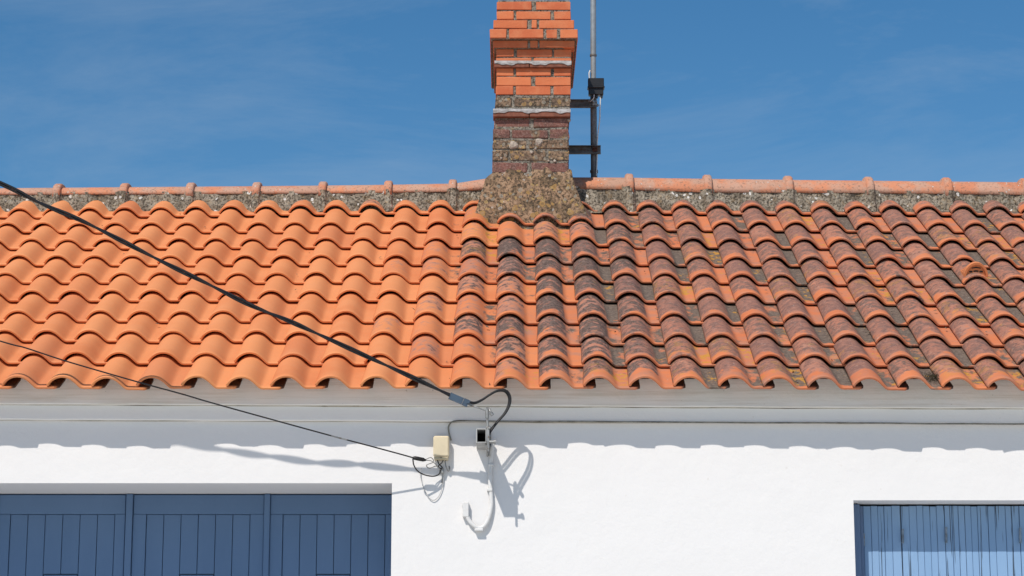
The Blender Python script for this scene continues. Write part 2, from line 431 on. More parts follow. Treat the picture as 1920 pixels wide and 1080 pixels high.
# ================================================================== ROOF
roofm = MB()
d0 = .055
eu = .24
poly = [roof_pt(0, eu, -d0), roof_pt(0, uR + .05, -d0), roof_pt(0, uR + .05, -d0 - .05), roof_pt(0, eu, -d0 - .05)]
roofm.prism([(p.y, p.z) for p in poly], 0, XL - .05, XR + .05)
mir = lambda p: (2 * RT.y - p.y, p.z)
poly2 = [mir(p) for p in [roof_pt(0, -.1, .0), roof_pt(0, uR, .0), roof_pt(0, uR, -.05), roof_pt(0, -.1, -.05)]]
roofm.prism(poly2, 0, XL - .05, XR + .05)
roof = roofm.build('roof', TIMBER, house)

# --- one clay tile: hump at the left, smooth run into a flat pan at the right
PITCHX = .225; TL = .415; THK = .0135
def tile_mesh(k, eave=False):
    rnd = random.Random(100 + k)
    h = .0575 * rnd.uniform(.97, 1.03); sk = rnd.uniform(-.0015, .0015)
    prof = [(-.0765, .0135), (-.0725, .0215), (-.066, .031), (-.056, .0405), (-.044, .0490), (-.031, .0555), (-.016, .0600), (0, .0615),
            (.017, .0598), (.033, .0545), (.047, .0460), (.060, .0350), (.071, .0240), (.080, .0140), (.088, .0062), (.096, .0016), (.106, 0), (.150, 0), (.156, 0), (.207, -.001)]
    prof = [(x, z * h / .0575) for x, z in prof]
    n = len(prof)
    def section(u, inset, scale):
        P = []
        for x, z in prof:
            if x < .1:
                kx = min(1, max(0, (.1 - x) / .03)); sx = 1 + (scale - 1) * (kx if x > 0 else 1)
                P.append((x * sx + sk * u, z * (1 + (scale - 1) * .6)))
            else: P.append((x - (max(0, .03 - u) * .9 if x > .2 else 0), z))
        nor = []
        for i in range(n):
            a = P[max(i - 1, 0)]; b = P[min(i + 1, n - 1)]
            dx, dz = b[0] - a[0], b[1] - a[1]; l = math.hypot(dx, dz) or 1
            nor.append((-dz / l, dx / l))
        top = [(p[0] + q[0] * (THK / 2 - inset), p[1] + THK / 2 + q[1] * (THK / 2 - inset)) for p, q in zip(P, nor)]
        bot = [(p[0] - q[0] * (THK / 2 - inset), p[1] + THK / 2 - q[1] * (THK / 2 - inset)) for p, q in zip(P, nor)]
        return [(x, u, z) for x, z in top] + [(x, u, z) for x, z in reversed(bot)]
    TILT = .068
    secs = [section(0, .0034, 1.0), section(.0035, 0, 1.0), section(.03, 0, .985), section(.11, 0, .96), section(TL, 0, .86)]
    vs = []; fs = []
    wp = rnd.uniform(-.0015, .0015)
    for s in secs:
        vs += [(x, u, z - u * TILT + wp * x * 10 * (1 - u / TL)) for x, u, z in s]
    m = 2 * n
    for i in range(len(secs) - 1):
        for q in range(m):
            q2 = (q + 1) % m
            fs.append((i * m + q, i * m + q2, (i + 1) * m + q2, (i + 1) * m + q))
    mb = MB(); mb.add(vs, fs, True)
    cap = [(j, j + 1, m - 2 - j, m - 1 - j) for j in range(n - 1)]
    mb.add(vs[:m], cap); o = (len(secs) - 1) * m
    mb.add(vs[o:], cap)
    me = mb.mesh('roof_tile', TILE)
    return me, mb
VAR = [tile_mesh(k) for k in range(6)]
TAB = {100: [731, 684.5, 643, 605, 567, 533, 500, 469, 438, 410],
       700: [730.5, 687, 645, 607, 567, 532, 499, 466, 436.7, 403],
       860: [730.5, 688, 647, 607.5, 568, 532, 499.5, 466, 434.5, 402],
       950: [730.5, 689, 649, 609, 569, 532, 495, 461, 424, 396],
       1060: [730.5, 689, 649, 609, 569, 532, 495, 461, 424, 396],
       1130: [730.5, 689, 649, 609, 568, 532, 500, 466, 434, 402],
       1850: [733, 690, 651, 613, 575, 539, 504, 470, 437.5, 405.6]}
TX = sorted(TAB)
DISC = {}
def lip_y(x, r):
    if x <= TX[0]: return TAB[TX[0]][r]
    if x >= TX[-1]: return TAB[TX[-1]][r]
    for a, b in zip(TX, TX[1:]):
        if a <= x <= b:
            t = (x - a) / (b - a); return TAB[a][r] * (1 - t) + TAB[b][r] * t
x_ref = at(1040, 715, YE).x
sstep = lambda a, b, x: (lambda t: t * t * (3 - 2 * t))(min(1, max(0, (x - a) / (b - a))))
tiles = []
for c in range(-21, 20):
    x = x_ref + c * PITCHX
    if x - .1 < XL - .05 or x + .16 > XR + .12: continue
    for r in range(10):
        # find the column's picture x at this row's height
        u = r * .352
        for _ in range(2):
            px_, py_ = proj(roof_pt(x, u))
            u = roof_u(px_, lip_y(px_, r))
        if r == 9 and 915 < px_ < 1080: continue
        rr = random.Random(c * 31 + r * 7)
        tiles.append((c, r, x + rr.uniform(-.0025, .0025), u + rr.uniform(-.005, .005), px_, rr))
VENT = min(tiles, key=lambda t: (proj(roof_pt(t[2], t[3] + .12))[0] - 1813) ** 2 + (proj(roof_pt(t[2], t[3] + .12, .05))[1] - 508) ** 2 * 2)
rest = MB()
ROT = Matrix.Rotation(R(SL), 4, 'X')
cnt = 0
for (c, r, x, u, px_, rr) in tiles:
    vis = -70 < px_ < 1985
    k = rr.randrange(6)
    mat = Matrix.Translation(roof_pt(x, u, rr.uniform(0, .002))) @ ROT @ Matrix.Rotation(R(rr.uniform(-.7, .7)), 4, 'Z') @ Matrix.Rotation(R(rr.uniform(-.5, .5)), 4, 'Y')
    if not vis:
        b = VAR[k][1]; rest.v, rest.f, rest.sm = rest.v, rest.f, rest.sm
        rest.add([mat @ Vector(v) for v in b.v], b.f); rest.sm[-len(b.sm):] = b.sm
        continue
    cnt += 1
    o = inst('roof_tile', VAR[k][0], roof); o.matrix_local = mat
    # weathering set per tile from where it lies: the left roof is new, the right roof old
    edge = 800 + 130 * math.sin(r * 1.9 + .6) * .5
    a = sstep(edge - 120, edge + 420, px_); b_ = sstep(1150, 1650, px_)
    pat = 0.0
    if px_ > 560: pat = .02
    if px_ > edge - 60: pat = min(1, max(0, .36 + .55 * a + rr.uniform(-.22, .17)))
    pat = pat + .07 * sstep(900, 1050, px_) * (1 - b_)
    if r == 9 and px_ > 440: pat = max(pat, rr.uniform(.2, .5))
    if r in (7, 8) and px_ < 1150: pat *= .75
    pat = pat + (.06 + rr.uniform(-.2, .1)) * b_
    pan = 0.0
    if px_ > edge + 20: pan = rr.choice([.2, .4, .55, .65, .75, .9, 1]) * (.55 + .45 * sstep(850, 1200, px_))
    o['lap_shade'] = 1.0; o['patina'] = float(min(1, pat)); o['pan_patina'] = float(pan)
    o['age'] = float(sstep(edge - 150, edge + 300, px_)); o['charcoal'] = float(.62 - .55 * sstep(1050, 1450, px_) + rr.uniform(-.1, .1))
    o['clean_front'] = float(rr.uniform(-.01, .05) if r else rr.uniform(.03, .11))
    o['lichen'] = float(rr.choice([0, .1, .3, .5, .6, .8]) * sstep(edge, edge + 150, px_))
    if 840 < px_ < 930 and r >= 6: o['lichen'] = .85
    if (c, r) == (VENT[0], VENT[1]):
        vent_tile = o; o['label'] = 'roof tile with a raised clay ventilation hood'
ro = rest.build('roof_tile', TILE, roof); ro['kind'] = 'stuff'; ro['label'] = 'roof tiles beyond the sides of the picture'
ro['age'] = .6; ro['patina'] = .5; ro['pan_patina'] = .5; ro['charcoal'] = .1; ro['lichen'] = .1
print('tiles in view', cnt)
# --- ventilation hood on one tile (level 3 limit: it is a sibling of the tiles)
vx, vu = VENT[2], VENT[3]
hood = MB()
hw, hh, hl = .070, .086, .15
fr = Matrix.Translation(roof_pt(vx + .004, vu + .050, .046)) @ ROT @ Matrix.Rotation(R(-4), 4, 'X')
N_ = 14
arc = lambda w_, h_: [(-w_ * math.cos(math.pi * i / N_), h_ * math.sin(math.pi * i / N_)) for i in range(N_ + 1)]
A0 = arc(hw, hh); A1 = arc(hw - .012, hh - .013)
vs = [(x, 0, z) for x, z in A0] + [(x, 0, z) for x, z in A1] + [(x, .028, z) for x, z in A1] + [(x * .98, .03, z * 1.0) for x, z in A0] + [(x * .9, hl, z * .25) for x, z in A0]
n = N_ + 1; fs = []
for i in range(N_):
    fs += [(i, i + 1, n + i + 1, n + i), (n + i, n + i + 1, 2 * n + i + 1, 2 * n + i), (i, i + 1, 3 * n + i + 1, 3 * n + i), (3 * n + i, 3 * n + i + 1, 4 * n + i + 1, 4 * n + i)]
hood.add([fr @ Vector(v) for v in vs], fs, False)
ho = hood.build('vent_hood', TILE, roof); ho['age'] = .35; ho['patina'] = 0.; ho['pan_patina'] = 0.; ho['charcoal'] = 0.; ho['lichen'] = 0.
fp = MB(); fp.add([fr @ Vector(v) for v in [(x, .010, z) for x, z in A1]] + [fr @ Vector(v) for v in [(x, .020, z) for x, z in A1]], [tuple(range(n)), tuple(range(n, 2 * n))])
go = fp.build('vent_face', TILE, roof)
for a0, a1, z0, z1, up_ in ((-.026, .026, .048, .056, .004), (-.040, -.020, .026, .036, 0), (-.014, .014, .029, .039, 0), (.020, .040, .026, .036, 0)):
    b = MB(); m_ = (a0 + a1) / 2
    poly = [(a0, z0), (m_, z0 + up_), (a1, z0), (a1, z1 - .002), (m_, z1 + up_), (a0, z1 - .002)]
    b.prism(poly, 1, .0085, .014); b.v = [tuple(fr @ Vector(v)) for v in b.v]; b.build('vent_slot', DARK, roof)  # thin dark boxes on the face stand for the shade in open slots
go['age'] = .3; go['patina'] = 0.; go['pan_patina'] = 0.

# --- ridge: mortar bed and ridge tiles with raised collars
def interp(tab, x):
    ks = sorted(tab)
    if x <= ks[0]: return tab[ks[0]]
    if x >= ks[-1]: return tab[ks[-1]]
    for a, b in zip(ks, ks[1:]):
        if a <= x <= b: return tab[a] + (tab[b] - tab[a]) * (x - a) / (b - a)
TOP = {0: 352.5, 300: 350, 550: 348, 800: 345, 885: 342.5, 886: 331, 1130: 331.5, 1250: 333, 1400: 335, 1550: 337, 1700: 338.5, 1900: 340.5}
MID = {0: 362, 600: 359.5, 850: 356, 885: 355, 886: 350, 1160: 351, 1250: 357, 1700: 359, 1900: 362}
YM = roof_pt(0, roof_u(960, 396)).y        # front of mortar bed
def ridge_z(x, tab, Y):
    px_ = proj((x, Y, 5))[0]; return at(px_, interp(tab, px_), Y).z
JL = [-16, 108, 233, 357, 481, 605, 728, 849]; JR = [1181, 1328, 1480, 1631, 1778, 1925]
jx = lambda p: at(p, 352, YM + .03).x
jl = [jx(-16) - .432 * k for k in (4, 3, 2, 1)] + [jx(p) for p in JL]; jr = [jx(p) for p in JR] + [jx(1925) + .52 * k for k in (1, 2)]
jl = [j for j in jl if j > XL]; jr = [j for j in jr if j < XR]
def ridge_tile(x0, x1, jc, side):
    """arched tile from x0 to x1 with a collar centred on jc (its end)"""
    mb = MB(); secs = []
    cw = .026
    if side < 0: st = [(x0, 0), (jc - cw - .003, 0), (jc - cw, .020), (jc - cw + .008, .0265), (jc + cw - .012, .0265), (jc + cw - .003, .021), (jc + cw, .008)]
    else: st = [(x0, 0), (jc - cw - .004, 0), (jc - cw, .019), (jc - cw + .010, .0265), (jc + cw - .012, .0265), (jc + cw - .002, .020), (jc + cw, .008)]
    if jc > x1: st = [(x0, 0), (x1, 0)]
    n = 16; vs = []; fs = []
    ref = (x0 + x1) / 2
    for x, e in st:
        zt = ridge_z(x, TOP, YM + .10); zm = ridge_z(x, MID, YM + .015)
        yc = YM + .135; ry = .125 + e; rz = zt - zm + .012 + e
        for i in range(n + 1):
            a = math.pi * i / n
            yy = yc - ry * math.cos(a); zz = zm - .012 + rz * math.sin(a) ** .85 - (.02 if e and i in (0, n) else 0)
            vs.append((x, yy, zz))
        for i in range(n + 1):
            a = math.pi * (n - i) / n
            vs.append((x, yc - (ry - .014) * math.cos(a), zm - .012 + (rz - .014) * math.sin(a) ** .85 - (.02 if e and i in (0, n) else 0)))
    m = 2 * (n + 1)
    for s in range(len(st) - 1):
        for q in range(m):
            q2 = (q + 1) % m; fs.append((s * m + q, s * m + q2, (s + 1) * m + q2, (s + 1) * m + q))
    mb.add(vs, fs, False)
    for f_i, f in enumerate(mb.f): mb.sm[f_i] = True
    cap = [(j, j + 1, m - 2 - j, m - 1 - j) for j in range(n)]
    mb.add(vs[:m], cap); mb.add(vs[-m:], cap)
    o = mb.build('ridge_tile', RIDGE, roof)
    import bmesh
    return o
pv = XL
for j in jl:
    ridge_tile(pv, j + .02, j, -1); pv = j + .012
cl = at(900, 350, YM).x
ridge_tile(pv, cl + .1, 99, -1)
cr = at(1068, 350, YM).x
pv = cr - .1
for j in jr:
    ridge_tile(pv, j + .02, j, 1); pv = j + .012
ridge_tile(pv, XR, 99, 1)
def mortar_bed(xa, xb, joints, mat):
    mb = MB(); n = int((xb - xa) / .012); rows = 7; vs = []; fs = []
    rr = random.Random(5); ph = [rr.uniform(0, 6) for _ in range(8)]
    for i in range(n + 1):
        x = xa + (xb - xa) * i / n
        zm = ridge_z(x, MID, YM + .015)
        zb = roof_pt(0, 0).z + (YM - O.y) * math.tan(R(SL)) - .02
        jj = max([0] + [math.exp(-((x - j) / .03) ** 4) for j in joints]) if joints else 0
        for k in range(rows):
            t = k / (rows - 1)
            b = .006 * math.sin(x * 23 + ph[0] + t * 3) + .004 * math.sin(x * 61 + ph[1] + t * 5) + rr.uniform(-.003, .003)
            vs.append((x, YM + .012 * t * 1.5 + b - jj * .034 - .035 * (1 - t) ** 2, zb + (zm + .004 - zb) * t))
        vs.append((x, YM + .2, zm + .0)); vs.append((x, YM + .27, zb - .03))
    m = rows + 2
    for i in range(n):
        for k in range(m - 1): fs.append((i * m + k, i * m + k + 1, (i + 1) * m + k + 1, (i + 1) * m + k))
    mb.add(vs, fs, False); return mb.build('ridge_mortar', mat, roof)
mortar_bed(XL, cl + .12, jl, RMORT); mortar_bed(cr - .12, XR, jr, RMORT)

# ================================================================== CHIMNEY
cy0 = roof_pt(0, roof_u(1000, 422)).y + .06      # front face plane
CD = .98                                         # depth front to back
S = 2.5105
def cpx(a, b): return 860 + a / S, b / S
def C(a, b, fwd=0): return at(*cpx(a, b), cy0 - fwd)
core = MB()
def zc(b, fwd=0): return C(350, b, fwd).z
# courses: (ytop, ybottom, forward, [x ranges], age, lichen)
CO = [(8, 46, 0, [(180, 343), (365, 527)], 0, 0),
      (53, 91, 0, [(179, 258), (272, 433), (449, 528)], 0, 0),
      (94, 133, .035, [(164, 323), (344, 368), (379, 544)], 0, 0),
      (137, 179, .075, [(147, 226), (238, 399), (413, 464), (479, 561)], 0, 0),
      (190, 223, .035, [(162, 325), (336, 372), (381, 546)], 0, .05),
      (231, 266, 0, [(177, 260), (273, 440), (449, 531)], 0, .1),
      (272, 287, -.003, [(176, 343), (353, 530)], .1, .15),
      (317, 357, 0, [(178, 258), (270, 433), (449, 528)], 0, .1),
      (362, 403, 0, [(179, 341), (361, 527)], 0, .1),
      (405, 446, 0, [(175, 257), (270, 433), (447, 527)], 0, .2),
      (459, 503, -.002, [(172, 250), (262, 425), (437, 527)], .8, 1.0),
      (556, 600, -.002, [(168, 335), (352, 517)], 1, .42),
      (608, 650, -.002, [(163, 241), (250, 421), (429, 520)], 1, .5),
      (659, 701, -.003, [(162, 320), (334, 518)], 1, .95),
      (708, 756, -.003, [(158, 232), (244, 410), (422, 518)], 1, .98),
      (765, 812, -.002, [(158, 321), (344, 516)], 1, .45),
      (819, 864, -.002, [(150, 226), (236, 406), (427, 512)], 1, .5)]
cenx = C(352, 400).x
rings = []
for (t, b, fw, xs, ag, li) in CO: rings.append((t, b, fw, xs[0][0], xs[-1][1]))
prev_b = None
for i, (t, b, fw, xa, xb) in enumerate(rings):
    zt = C(300, t, fw).z; 
    nt_ = rings[i + 1][0] if i + 1 < len(rings) else 900
    nf = rings[i + 1][2] if i + 1 < len(rings) else 0
    zb = C(300, nt_, nf if nf < fw else fw).z
    pxa = C(xa, t, fw).x; pxb = C(xb, t, fw).x
    core.box((pxa + .006, cy0 - fw + .0065, zb), (pxb - .006, cy0 + CD + fw - .0065, zt + (.012 if i == 0 else -.001)))
# flaunching on top of the stack
p0 = C(182, 8); p1 = C(525, 8)
core.prism([(cy0 + .02, p0.z + .008), (cy0 + CD - .02, p0.z + .008), (cy0 + CD - .2, p0.z + .05), (cy0 + .2, p0.z + .05)], 0, p0.x + .02, p1.x - .02)
chim = core.build('chimney', JOINT, house)
rb = random.Random(3)
sides = {}
for (t, b, fw, xs, ag, li) in CO:
    for (xa, xb) in xs:
        a = C(xa, t, fw); q = C(xb, b, fw)
        jy = rb.uniform(-.0025, .0025)
        dpt = .105
        mb = MB(); cx, cz = (a.x + q.x) / 2, (a.z + q.z) / 2
        hx, hz = (q.x - a.x) / 2, (a.z - q.z) / 2
        mb.box((-hx, 0, -hz), (hx, dpt, hz), .0035 if ag < .5 else .006)
        rq = random.Random(int(xa * 7 + t))
        jit = .0015 if ag < .5 else .0048
        mb.v = [(v[0] + rq.uniform(-jit, jit), v[1] + rq.uniform(-jit, jit), v[2] + rq.uniform(-jit, jit)) for v in mb.v]
        o = mb.build('brick', BRICK, chim); o.location = (cx, cy0 - fw + jy, cz)
        o['age'] = float(ag); o['lichen'] = float(li)
    # bricks down the two flanks and the back, joined (the photograph does not show them)
    zt = C(300, t, fw).z; zb = C(300, b, fw).z; xl = C(xs[0][0], t, fw).x; xr = C(xs[-1][1], t, fw).x
    key = 'old' if ag > .5 else 'new'; sm = sides.setdefault(key, MB())
    y = cy0 - fw + .115 + (.11 if len(xs) % 2 else 0)
    ends = cy0 + CD + fw
    if len(xs) % 2:
        for x0, x1 in ((xl, xl + .08), (xr - .08, xr)): sm.box((x0, cy0 - fw + .113, zb), (x1, y - .01, zt))
    while y < ends - .03:
        y1 = min(y + .22, ends)
        for x0, x1 in ((xl, xl + .08), (xr - .08, xr)): sm.box((x0, y, zb), (x1, y1 - .01, zt), .003)
        y = y1
    xx = xl + .09
    while xx < xr - .1:
        sm.box((xx, ends - .08, zb), (min(xx + .21, xr - .09), ends, zt), .003); xx += .22
for k, sm in sides.items():
    o = sm.build('flank_bricks', BRICK, chim); o['kind'] = 'stuff'; o['age'] = 1. if k == 'old' else 0.; o['lichen'] = .5 if k == 'old' else .1
# two thin slab ledges with ragged pale mortar on top
def ledge(t, mid, b, xa, xb, seed):
    rr = random.Random(seed); fw = .026
    a = C(xa, mid, fw); q = C(xb, b, fw)
    half = (a.x + q.x) / 2 + rr.uniform(-.03, .03)
    for x0, x1 in ((a.x, half - .002), (half + .002, q.x)):
        mb = MB(); mb.box((x0, cy0 - fw, q.z), (x1, cy0 + .08, a.z), .004); mb.build('ledge_slab', SLATE, chim)
    mb = MB(); n = 40; vs = []; fs = []
    zt = C(350, t, 0).z; sp = rr.uniform(0, 6)
    for i in range(n + 1):
        x = a.x + (q.x - a.x) * i / n + (0)
        rag = max(0, .5 + .8 * math.sin(i * .38 + sp) + .4 * math.sin(i * 1.1 + sp * 2)) * .009 + rr.uniform(0, .002)
        zmid = a.z - rag
        vs += [(x, cy0 + .01, zt + .002), (x, cy0 - .006, zt - .001), (x, cy0 - fw - .004, a.z + .002), (x, cy0 - fw - .005, zmid), (x, cy0 - fw + .01, zmid)]
    for i in range(n):
        for k in range(4): fs.append((i * 5 + k, i * 5 + k + 1, i * 5 + k + 6, i * 5 + k + 5))
    mb.add(vs, fs); mb.build('ledge_mortar', LEDGE, chim)
ledge(286, 298, 317, 168, 531, 1); ledge(512, 524, 550, 162, 527, 4)
sp_ = MB()
for a_, b_, r_ in ((257, 683, .028), (378, 668, .026), (343, 716, .013), (452, 758, .011), (362, 700, .009), (424, 757, .008), (262, 826, .008), (206, 824, .007), (300, 770, .007), (520, 566, .012), (200, 745, .009)):
    c0 = C(a_, b_); n0 = 12; rq = random.Random(a_); ph = rq.uniform(0, 6)
    vs = [(c0.x, cy0 - .008, c0.z)]
    for k_, yy in ((.62, -.007), (1, .002)):
        for i in range(n0):
            g_ = 6.2832 * i / n0; q_ = r_ * k_ * (1 + .13 * math.sin(3 * g_ + ph) + rq.uniform(-.06, .06)); vs.append((c0.x + q_ * math.cos(g_), cy0 + yy, c0.z + q_ * math.sin(g_)))
    fs = [(0, 1 + i, 1 + (i + 1) % n0) for i in range(n0)] + [(1 + i, 1 + (i + 1) % n0, 1 + n0 + (i + 1) % n0, 1 + n0 + i) for i in range(n0)]
    sp_.add(vs, fs)
o = sp_.build('lichen_spots', mat_plain('pale_lichen', (.48, .41, .34), .95, var=.5, scale=60, spots=(.27, .22, .18)), chim); o['kind'] = 'stuff'
# flared render plinth
pl = MB()
def ring(b, xa, xb, fw, bk):
    a = C(xa, b, fw); q = C(xb, b, fw); return a.x, q.x, a.z, cy0 - fw, cy0 + CD + bk
levels = [(802, 157, 521, -.004, 0), (822, 140, 532, .006, .01), (845, 128, 540, .015, .015), (870, 117, 548, .022, .02), (930, 99, 572, .035, .04), (985, 80, 597, .05, .06), (1075, 55, 630, .07, .08), (1250, 55, 630, .07, .08)]
vs = []; fs = []; nx = 26; rr = random.Random(8)
per = None
for li_, (b, xa, xb, fw, bk) in enumerate(levels):
    x0, x1, z, y0, y1 = ring(b, xa, xb, fw, bk)
    pts = [(x0 + (x1 - x0) * i / nx, y0) for i in range(nx)] + [(x1, y0 + (y1 - y0) * i / nx) for i in range(nx)] + [(x1 - (x1 - x0) * i / nx, y1) for i in range(nx)] + [(x0, y1 - (y1 - y0) * i / nx) for i in range(nx)]
    per = len(pts)
    for x, y in pts:
        j = .005 if 0 < li_ < 6 else .001
        rag = (.018 * math.sin(x * 31 + 1) + .013 * math.sin(x * 77 + 2) + rr.uniform(-.006, .006)) if li_ < 2 else 0
        lump = .006 * math.sin(x * 40 + z * 55) + .004 * math.sin(x * 97 - z * 120) if 1 < li_ < 6 else 0
        vs.append((x + rr.uniform(-j, j), y - lump + rr.uniform(-j, j), z + rag + rr.uniform(-j, j)))
for l in range(len(levels) - 1):
    for i in range(per): fs.append((l * per + i, l * per + (i + 1) % per, (l + 1) * per + (i + 1) % per, (l + 1) * per + i))
pl.add(vs, fs, True); pl.add(vs[:per], [tuple(range(per))]); pl.build('plinth', PLINTH, chim)

# ================================================================== GARAGE DOOR (left)
YD = YW + DEPTH_D
def D(x, y, p=0): return at(x, y, YD - p)
zt = dt + .0; zbot = 0.02
leafs = [(-470, -255), (-240, -12) if False else (-238, -8), (5, 235), (250, 495), (507, 745)]
dframe = MB(); dframe.box((doorL - .0, YD + .03, zbot), (dr, YD + .06, zt + .02))
door = dframe.build('garage_door', DOORP, house)
zr = D(300, 964).z
for li_, (a, b) in enumerate([(-255, -12), (-3 + 0, 235), (250, 495), (507, 745)]):
    xa, xb = D(a, 960).x, min(D(b, 960).x, dr - .004)
    # frame of the leaf: top rail, stiles
    mb = MB(); mb.box((xa, YD + .001, zr), (xb, YD + .03, zt - .006), .003); mb.build('top_rail', DOORP, door)
    p0 = [-238, 18, 273.5, 530][li_]; p1 = [-44, 214, 468, 722][li_]
    xs0, xs1 = D(p0, 1000).x, min(D(p1, 1000).x, dr - .03)
    for u0, u1 in ((xa, xs0 - .0015), (xs1 + .0015, xb)):
        if u1 - u0 > .005: mb = MB(); mb.box((u0, YD + .001, zbot), (u1, YD + .03, zr - .001), .002); mb.build('stile', DOORP, door)
    npk = 6
    zh = D(300, 1076).z
    for k in range(npk):
        u0 = xs0 + (xs1 - xs0) * k / npk; u1 = xs0 + (xs1 - xs0) * (k + 1) / npk
        mb = MB()
        low = zh if k in (2, 3) else zbot
        mb.box((u0 + .0014, YD + .006 + .001 * (k % 2), low), (u1 - .0014, YD + .03, zr - .002), .0018); mb.build('plank', DOORP, door)
    h0 = xs0 + (xs1 - xs0) * 2 / npk; h1 = xs0 + (xs1 - xs0) * 4 / npk
    mb = MB(); mb.box((h0 + .004, YD + .004, zbot + .4), (h1 - .004, YD + .03, zh - .005), .003); mb.build('hatch', DOORP, door)
    mb = MB(); mb.box((h0 + .0014, YD + .006, zbot), (h1 - .0014, YD + .03, zbot + .39), .003); mb.build('hatch_panel', DOORP, door)
for a, b in ((-12, -3), (236.5, 249), (495.5, 506.5)):
    mb = MB(); mb.box((D(a, 960).x, YD - .012, zbot), (D(b, 960).x, YD + .03, zt - .003), .003); mb.build('cover_strip', DOORP, door)

# ================================================================== SHUTTERED WINDOW (right)
YS = YW + DEPTH_W
def Sx(x, y=1000, p=0): return at(x, y, YS - p)
wf = MB(); wf.box((wl, YS + .055, winB), (winR, YS + .08, wt + .01))
win = wf.build('window', DARK, house)
mb = MB(); mb.box((wl + .002, YS - .045, winB), (Sx(1611).x, YS + .05, wt - .004), .004); mb.build('frame', FRAMEP, win)
mb = MB(); mb.box((Sx(1611.6).x, YS - .022, winB), (Sx(1618).x, YS + .05, wt - .012), .003); mb.build('frame', FRAMEP, win)
ztop = at(1700, 948, YS).z
breaks = [1619.5, 1634, 1647, 1658.5, 1673, 1690.5, 1706, 1720, 1732, 1745, 1757.5, 1772, 1786, 1798, 1810, 1822, 1834, 1853.5, 1867, 1886.5, 1899, 1912.5, 1927, 1941, 1955, 1970, 1990, 2008, 2025]
leaf_ends = {1690.5, 1772, 1853.5, 1912.5}
rp_ = random.Random(12)
for a, b in zip(breaks, breaks[1:]):
    x0, x1 = Sx(a).x, min(Sx(b).x, winR - .01)
    if x1 <= x0: break
    gap = .0007 if rp_.random() < .5 else .0016
    g0 = .0022 if a in leaf_ends else gap
    mb = MB(); mb.box((x0 + g0, YS + rp_.uniform(0, .002), winB + .03), (x1 - .0007, YS + .03, ztop - rp_.uniform(0, .004)), .0016); mb.build('shutter_plank', SHUTP, win)
mb = MB(); mb.box((Sx(1619).x, YS + .031, winB + .03), (winR - .01, YS + .05, ztop - .02)); mb.build('shutter_backing', FRAMEP, win)
for hx_, hy, hl_ in ((1619.5, 1012, 20), (1692.5, 1005, 24), (1774, 1003, 27), (1913, 1004, 26)):
    a = at(hx_, hy - hl_ / 2, YS - .012); b = at(hx_, hy + hl_ / 2, YS - .012)
    mb = MB(); mb.tube([a, a * .66 + b * .34], .0052, 8); mb.tube([a * .64 + b * .36, a * .36 + b * .64], .0058, 8); mb.tube([a * .34 + b * .66, b], .0052, 8)
    for q in (a, b): mb.tube([q + Vector((0, 0, .004)), q - Vector((0, 0, .004))], .0068, 8)
    mb.box((a.x - .006, YS - .006, b.z + .005), (a.x + .006, YS - .001, a.z - .005), .001)
    mb.build('hinge', mat_plain('painted_hinge', (.26, .33, .41), .6, .1, var=.5, spots=(.20, .16, .12)) if hx_ == 1619.5 else bpy.data.materials['painted_hinge'], win)

# ================================================================== ANTENNA MAST behind the chimney
yp = YM + .42
def A(x, y, p=0): return at(x, y, yp - p)
mast = tag(empty('antenna_mast', A(1114, 331)), 'grey antenna mast strapped to the right side of the brick chimney', 'mast')
ml = mast.location
def mkid(mb, name, mat):
    o = mb.build(name, mat); o.parent = mast; o.location = -ml; return o
a = A(1112, -160); b = A(1112.4, 104); c_ = A(1112.8, 190); d_ = A(1114, 345)
mb = MB(); mb.tube([a, b], .0195, 16); mkid(mb, 'upper_pole', POLE)
mb = MB(); mb.tube([b + Vector((0, 0, .006)), b - Vector((0, 0, .006))], .0235, 16); mkid(mb, 'pole_collar', RUSTY)
mb = MB(); mb.tube([b, A(1112.6, 152)], .0185, 16); mb.tube([A(1112.6, 152), c_, d_ - Vector((0, 0, .5))], .0215, 16)
mb2 = MB(); mb2.tube([b, A(1112.6, 158)], .0185, 16); mkid(mb2, 'middle_pole', POLE)
mb = MB(); mb.tube([A(1112.6, 158), d_ - Vector((0, 0, .5))], .0220, 16); mkid(mb, 'lower_pole', POLED)
mb = MB(); q = A(1113.8, 322); mb.tube([q + Vector((0, 0, .010)), q - Vector((0, 0, .008))], .027, 16); mkid(mb, 'pole_collar', RUSTY)
chx = C(531, 500).x - .02
for ya, yb, xe in ((190, 205, 1117), (276, 291.5, 1126)):
    t0 = A(1100, ya); t1 = A(xe, yb)
    mb = MB(); yy = yp - .034
    mb.box((chx, yy, t1.z), (t1.x, yy + .006, t0.z)); mb.box((chx, yy - .018, t0.z - .007), (t1.x, yy - .0005, t0.z)); mb.box((chx, yy - .018, t1.z), (t1.x, yy - .0005, t1.z + .007))
    mb.box((chx + .05, yy - .0035, (t0.z + t1.z) / 2 - .004), (t1.x - .06, yy - .001, (t0.z + t1.z) / 2 + .004))
    mkid(mb, 'bracket', RUSTY)
    cl_ = MB(); zc_ = (t0.z + t1.z) / 2
    cx_ = A(1113, 200).x
    pts = [(cx_ + .033 * math.cos(g_), yp - .0 + .033 * math.sin(g_), zc_) for g_ in [math.pi * 2 * i / 20 for i in range(21)]]
    cl_.tube(pts, .0045, 6)
    cl_.box((cx_ - .012, yp - .062, zc_ - .018), (cx_ + .022, yp - .036 - .02, zc_ + .018), .003)
    for dx in (-.005, .016): cl_.tube([(cx_ + dx, yp - .085, zc_ + .004), (cx_ + dx, yp - .05, zc_ + .004)], .006, 8)
    mkid(cl_, 'clamp', STEEL if ya < 200 else mat_plain('rusty_clamp', (.12, .05, .03), .8, .2))
